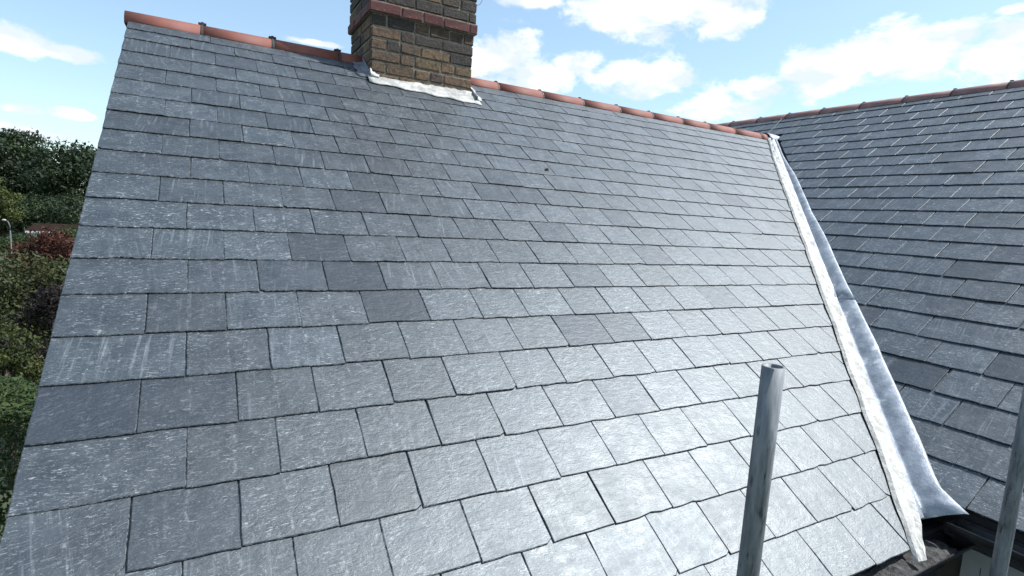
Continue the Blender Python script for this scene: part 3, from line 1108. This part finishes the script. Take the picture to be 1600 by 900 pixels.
def tree(name, label, cat, x, y, top, r, mat, nleaf, size, base=0.5, nclump=40, group=None, flat=1.0):
    root = empty(name, (x, y, 0))
    tag(root, label, cat, group)
    crown_h = top * (1 - base * 0.5)
    zc = top - crown_h / 2
    cl = []
    for i in range(nclump):
        d = RNG.normal(0, 1, 3); d /= np.linalg.norm(d)
        k = RNG.uniform(0.45, 0.92)
        zz = zc + d[2] * crown_h / 2 * k
        # narrower to the top
        nar = 1.0 - 0.35 * max(0, (zz - zc) / (crown_h / 2)) ** 2
        cr = r * RNG.uniform(0.22, 0.42)
        cl.append((np.array([d[0] * r * k * nar, d[1] * r * k * nar, min(zz, top - cr * 0.75)]), cr))
    cl.append((np.array([0, 0, top - r * 0.3]), r * 0.32))
    P = []; NN = []; VV = []
    tot = sum(c[1] ** 2 for c in cl)
    for c, cr in cl:
        m = int(nleaf * cr ** 2 / tot)
        d = RNG.normal(0, 1, (m, 3)); d[:, 2] = d[:, 2] * 0.8 + 0.25
        d /= np.linalg.norm(d, axis=1, keepdims=True)
        rad = cr * RNG.uniform(0.55, 1.1, (m, 1)) * (1 + 0.18 * np.sin(7 * d[:, :1] + 5 * d[:, 1:2]))
        P.append(c + d * rad * np.array([1, 1, 0.75 * flat])); NN.append(d); VV.append(np.full(m, RNG.uniform(0.1, 0.8)))
    leaves('crown', np.concatenate(P), np.concatenate(NN), size, mat, root, np.concatenate(VV))
    mb = MB()
    th = max(0.05, r * 0.07)
    mb.tube([(0, 0, 0), (th * .4, 0, zc * 0.35), (0, th * .5, zc * 0.8), (0, 0, zc + crown_h * 0.25)], [th * 1.4, th, th * .75, th * .3], 8)
    for c, cr in cl[:9]:
        s = RNG.uniform(0.35, 0.8) * zc
        st = Vector((0, 0, s)); en = Vector(c)
        md = st.lerp(en, 0.55) + Vector((0, 0, 0.08 * r))
        mb.tube([st, md, en], [th * .5, th * .32, th * .12], 6)
    mb.build('trunk', M['bark'], root, True)
    return root


LM = {
    'dark': leaf_material("foliage_dark_green", (0.012, 0.024, 0.010), (0.040, 0.062, 0.022)),
    'mid': leaf_material("foliage_mid_green", (0.016, 0.032, 0.010), (0.055, 0.085, 0.026)),
    'olive': leaf_material("foliage_olive", (0.012, 0.020, 0.006), (0.056, 0.066, 0.020)),
    'yellow': leaf_material("foliage_yellow_green", (0.020, 0.032, 0.008), (0.085, 0.100, 0.024)),
    'red': leaf_material("foliage_red", (0.030, 0.011, 0.008), (0.105, 0.032, 0.018)),
    'purple': leaf_material("foliage_purple", (0.009, 0.007, 0.007), (0.028, 0.017, 0.017)),
    'hedge': leaf_material("foliage_hedge", (0.012, 0.026, 0.008), (0.055, 0.085, 0.024)),
}
tree('broadleaf_tree', 'tallest dark green tree at left, rising highest against the sky', 'tree', -23.3, 101.5, 15.3, 5.6, LM['dark'], 15000, 0.50, 0.35, 60, 'trees beyond the gable')
tree('broadleaf_tree', 'dark green rounded tree just left of the slate gable edge', 'tree', -13.8, 93.0, 13.3, 6.6, LM['dark'], 19000, 0.48, 0.3, 66, 'trees beyond the gable')
tree('broadleaf_tree', 'dark tree cut by the left edge of the picture', 'tree', -28.6, 98.5, 13.4, 5.4, LM['dark'], 13000, 0.48, 0.3, 54, 'trees beyond the gable')
tree('young_tree', 'small yellowish green tree at the left edge before the dark trees', 'tree', -17.9, 69.5, 7.8, 2.3, LM['yellow'], 5000, 0.28, 0.5, 30)
tree('bush', 'broad green bush behind the low brown roofed shed', 'bush', -14.2, 86.0, 6.2, 6.5, LM['dark'], 11000, 0.34, 0.1, 46)
tree('bush', 'low green bush in front of the white shed fascia', 'bush', -12.3, 58.0, 2.45, 3.0, LM['mid'], 9000, 0.22, 0.1, 40)
tree('bush', 'dark bush behind the street lamp', 'bush', -21.0, 84.0, 5.4, 4.4, LM['dark'], 8000, 0.34, 0.1, 40)
tree('bush', 'green bush right of the red maple against the slates', 'bush', -5.2, 29.8, 4.85, 2.1, LM['mid'], 11000, 0.16, 0.1, 44)
tree('maple', 'dark red leaved maple below the low shed', 'tree', -4.35, 20.9, 5.15, 1.7, LM['red'], 16000, 0.13, 0.2, 44)
tree('small_tree', 'olive green spreading tree below the street lamp', 'tree', -4.5, 17.2, 4.7, 2.0, LM['olive'], 22000, 0.125, 0.15, 54)
tree('shrub', 'dark purple shrub in the shade above the hedge', 'shrub', -2.75, 11.9, 4.3, 1.35, LM['purple'], 15000, 0.10, 0.1, 44)
tree('shrub', 'bright green shrub at the left edge above the hedge', 'shrub', -3.25, 10.2, 3.75, 0.95, LM['yellow'], 8000, 0.085, 0.1, 30)

# clipped hedge
hroot = empty('hedge', (-2.35, 6.75, 0))
tag(hroot, 'clipped leafy green hedge at lower left below the shrubs', 'hedge')
hx = Vector((0.874, -0.486, 0)); hy = Vector((0.486, 0.874, 0))
n = 15000
hl, hw_, hh = 4.6, 1.4, 3.12
pts = np.empty((n, 3)); nn = np.empty((n, 3))
u = RNG.uniform(-hl / 2, hl / 2, n); s = RNG.random(n)
bul = 0.10 * np.sin(u * 2.3) + 0.06 * np.sin(u * 5.1 + 1)
for i in range(n):
    dep = abs(RNG.normal(0, 0.07))
    if s[i] < 0.60:
        z_ = RNG.uniform(0.05, hh); q = -hw_ / 2 - bul[i] * 0.6 + dep - 0.05 * math.sin(z_ * 4 + u[i] * 3); nv = (0, -1, 0.25)
    elif s[i] < 0.92:
        q = RNG.uniform(-hw_ / 2, hw_ / 2); z_ = hh - dep + 0.05 * math.sin(q * 6 + u[i] * 4) + abs(RNG.normal(0, 0.03)); nv = (0, -0.1, 1)
    else:
        z_ = RNG.uniform(0.05, hh); q = hw_ / 2 - dep; nv = (0, 1, 0.2)
    pts[i] = (u[i], q, z_); nn[i] = nv
Rm = np.array([[hx.x, hx.y, 0], [hy.x, hy.y, 0], [0, 0, 1]])
cv = np.where(s < 0.6, 0.30, 0.62) + 0.15 * np.sin(pts[:, 0] * 6) * np.sin(pts[:, 2] * 7)
leaves('foliage', pts @ Rm, nn @ Rm, 0.095, LM['hedge'], hroot, cv, 0.45, 0.55)
mb = MB()
for i in range(9):
    p = hx * (-hl / 2 + 0.3 + i * 0.5)
    mb.tube([p, p + Vector((0.05, 0.03, 1.4)), p + Vector((0, 0, 2.7))], [0.035, 0.028, 0.012], 6)
mb.build('stem', M['bark'], hroot)


# ------------------------------------------------------------------ far things
shed = empty('shed', (-13.3, 68.0, 0))
tag(shed, 'low shed with brown roof and white fascia below the big trees', 'shed')
MB().box(-1.8, 1.9, 0.0, 3.0, 0, 1.97).build('wall', M['palewall'], shed)
MB().poly([(-2.0, -0.3, 2.24), (2.1, -0.3, 2.24), (2.1, 3.3, 2.85), (-2.0, 3.3, 2.85)], [(-2.0, -0.3, 2.18), (2.1, -0.3, 2.18), (2.1, 3.3, 2.79), (-2.0, 3.3, 2.79)]).build('roof', M['shedroof'], shed)
MB().box(-2.0, 2.1, -0.34, -0.302, 2.0, 2.21).build('fascia', M['palewall'], shed)
MB().box(-0.5, 0.4, -0.03, -0.003, 0, 1.85).build('door', M['shedroof'], shed)
lamp = empty('street_lamp', (-6.97, 27.05, 0))
tag(lamp, 'grey street lamp with curved arm at the left edge', 'street lamp')
MB().tube([(0, 0, 0), (0, 0, 1.1), (0, 0, 1.15), (0, 0, 4.6)], [0.05, 0.045, 0.028, 0.024], 12).build('column', M['lampgrey'], lamp, True)
MB().tube([(0, 0, 4.58), (-0.01, 0.005, 4.78), (-0.06, 0.03, 4.93), (-0.14, 0.08, 5.0), (-0.2, 0.11, 5.02)], [0.028, 0.026, 0.024, 0.022, 0.022], 10).build('arm', M['lampgrey'], lamp, True)
hd = MB()
hd.tube([(-0.14, 0.08, 5.0), (-0.17, 0.095, 5.01), (-0.24, 0.135, 5.015), (-0.29, 0.16, 5.015)], [0.022, 0.042, 0.045, 0.02], 10)
hd.build('lamp_head', M['lamphead'], lamp, True)
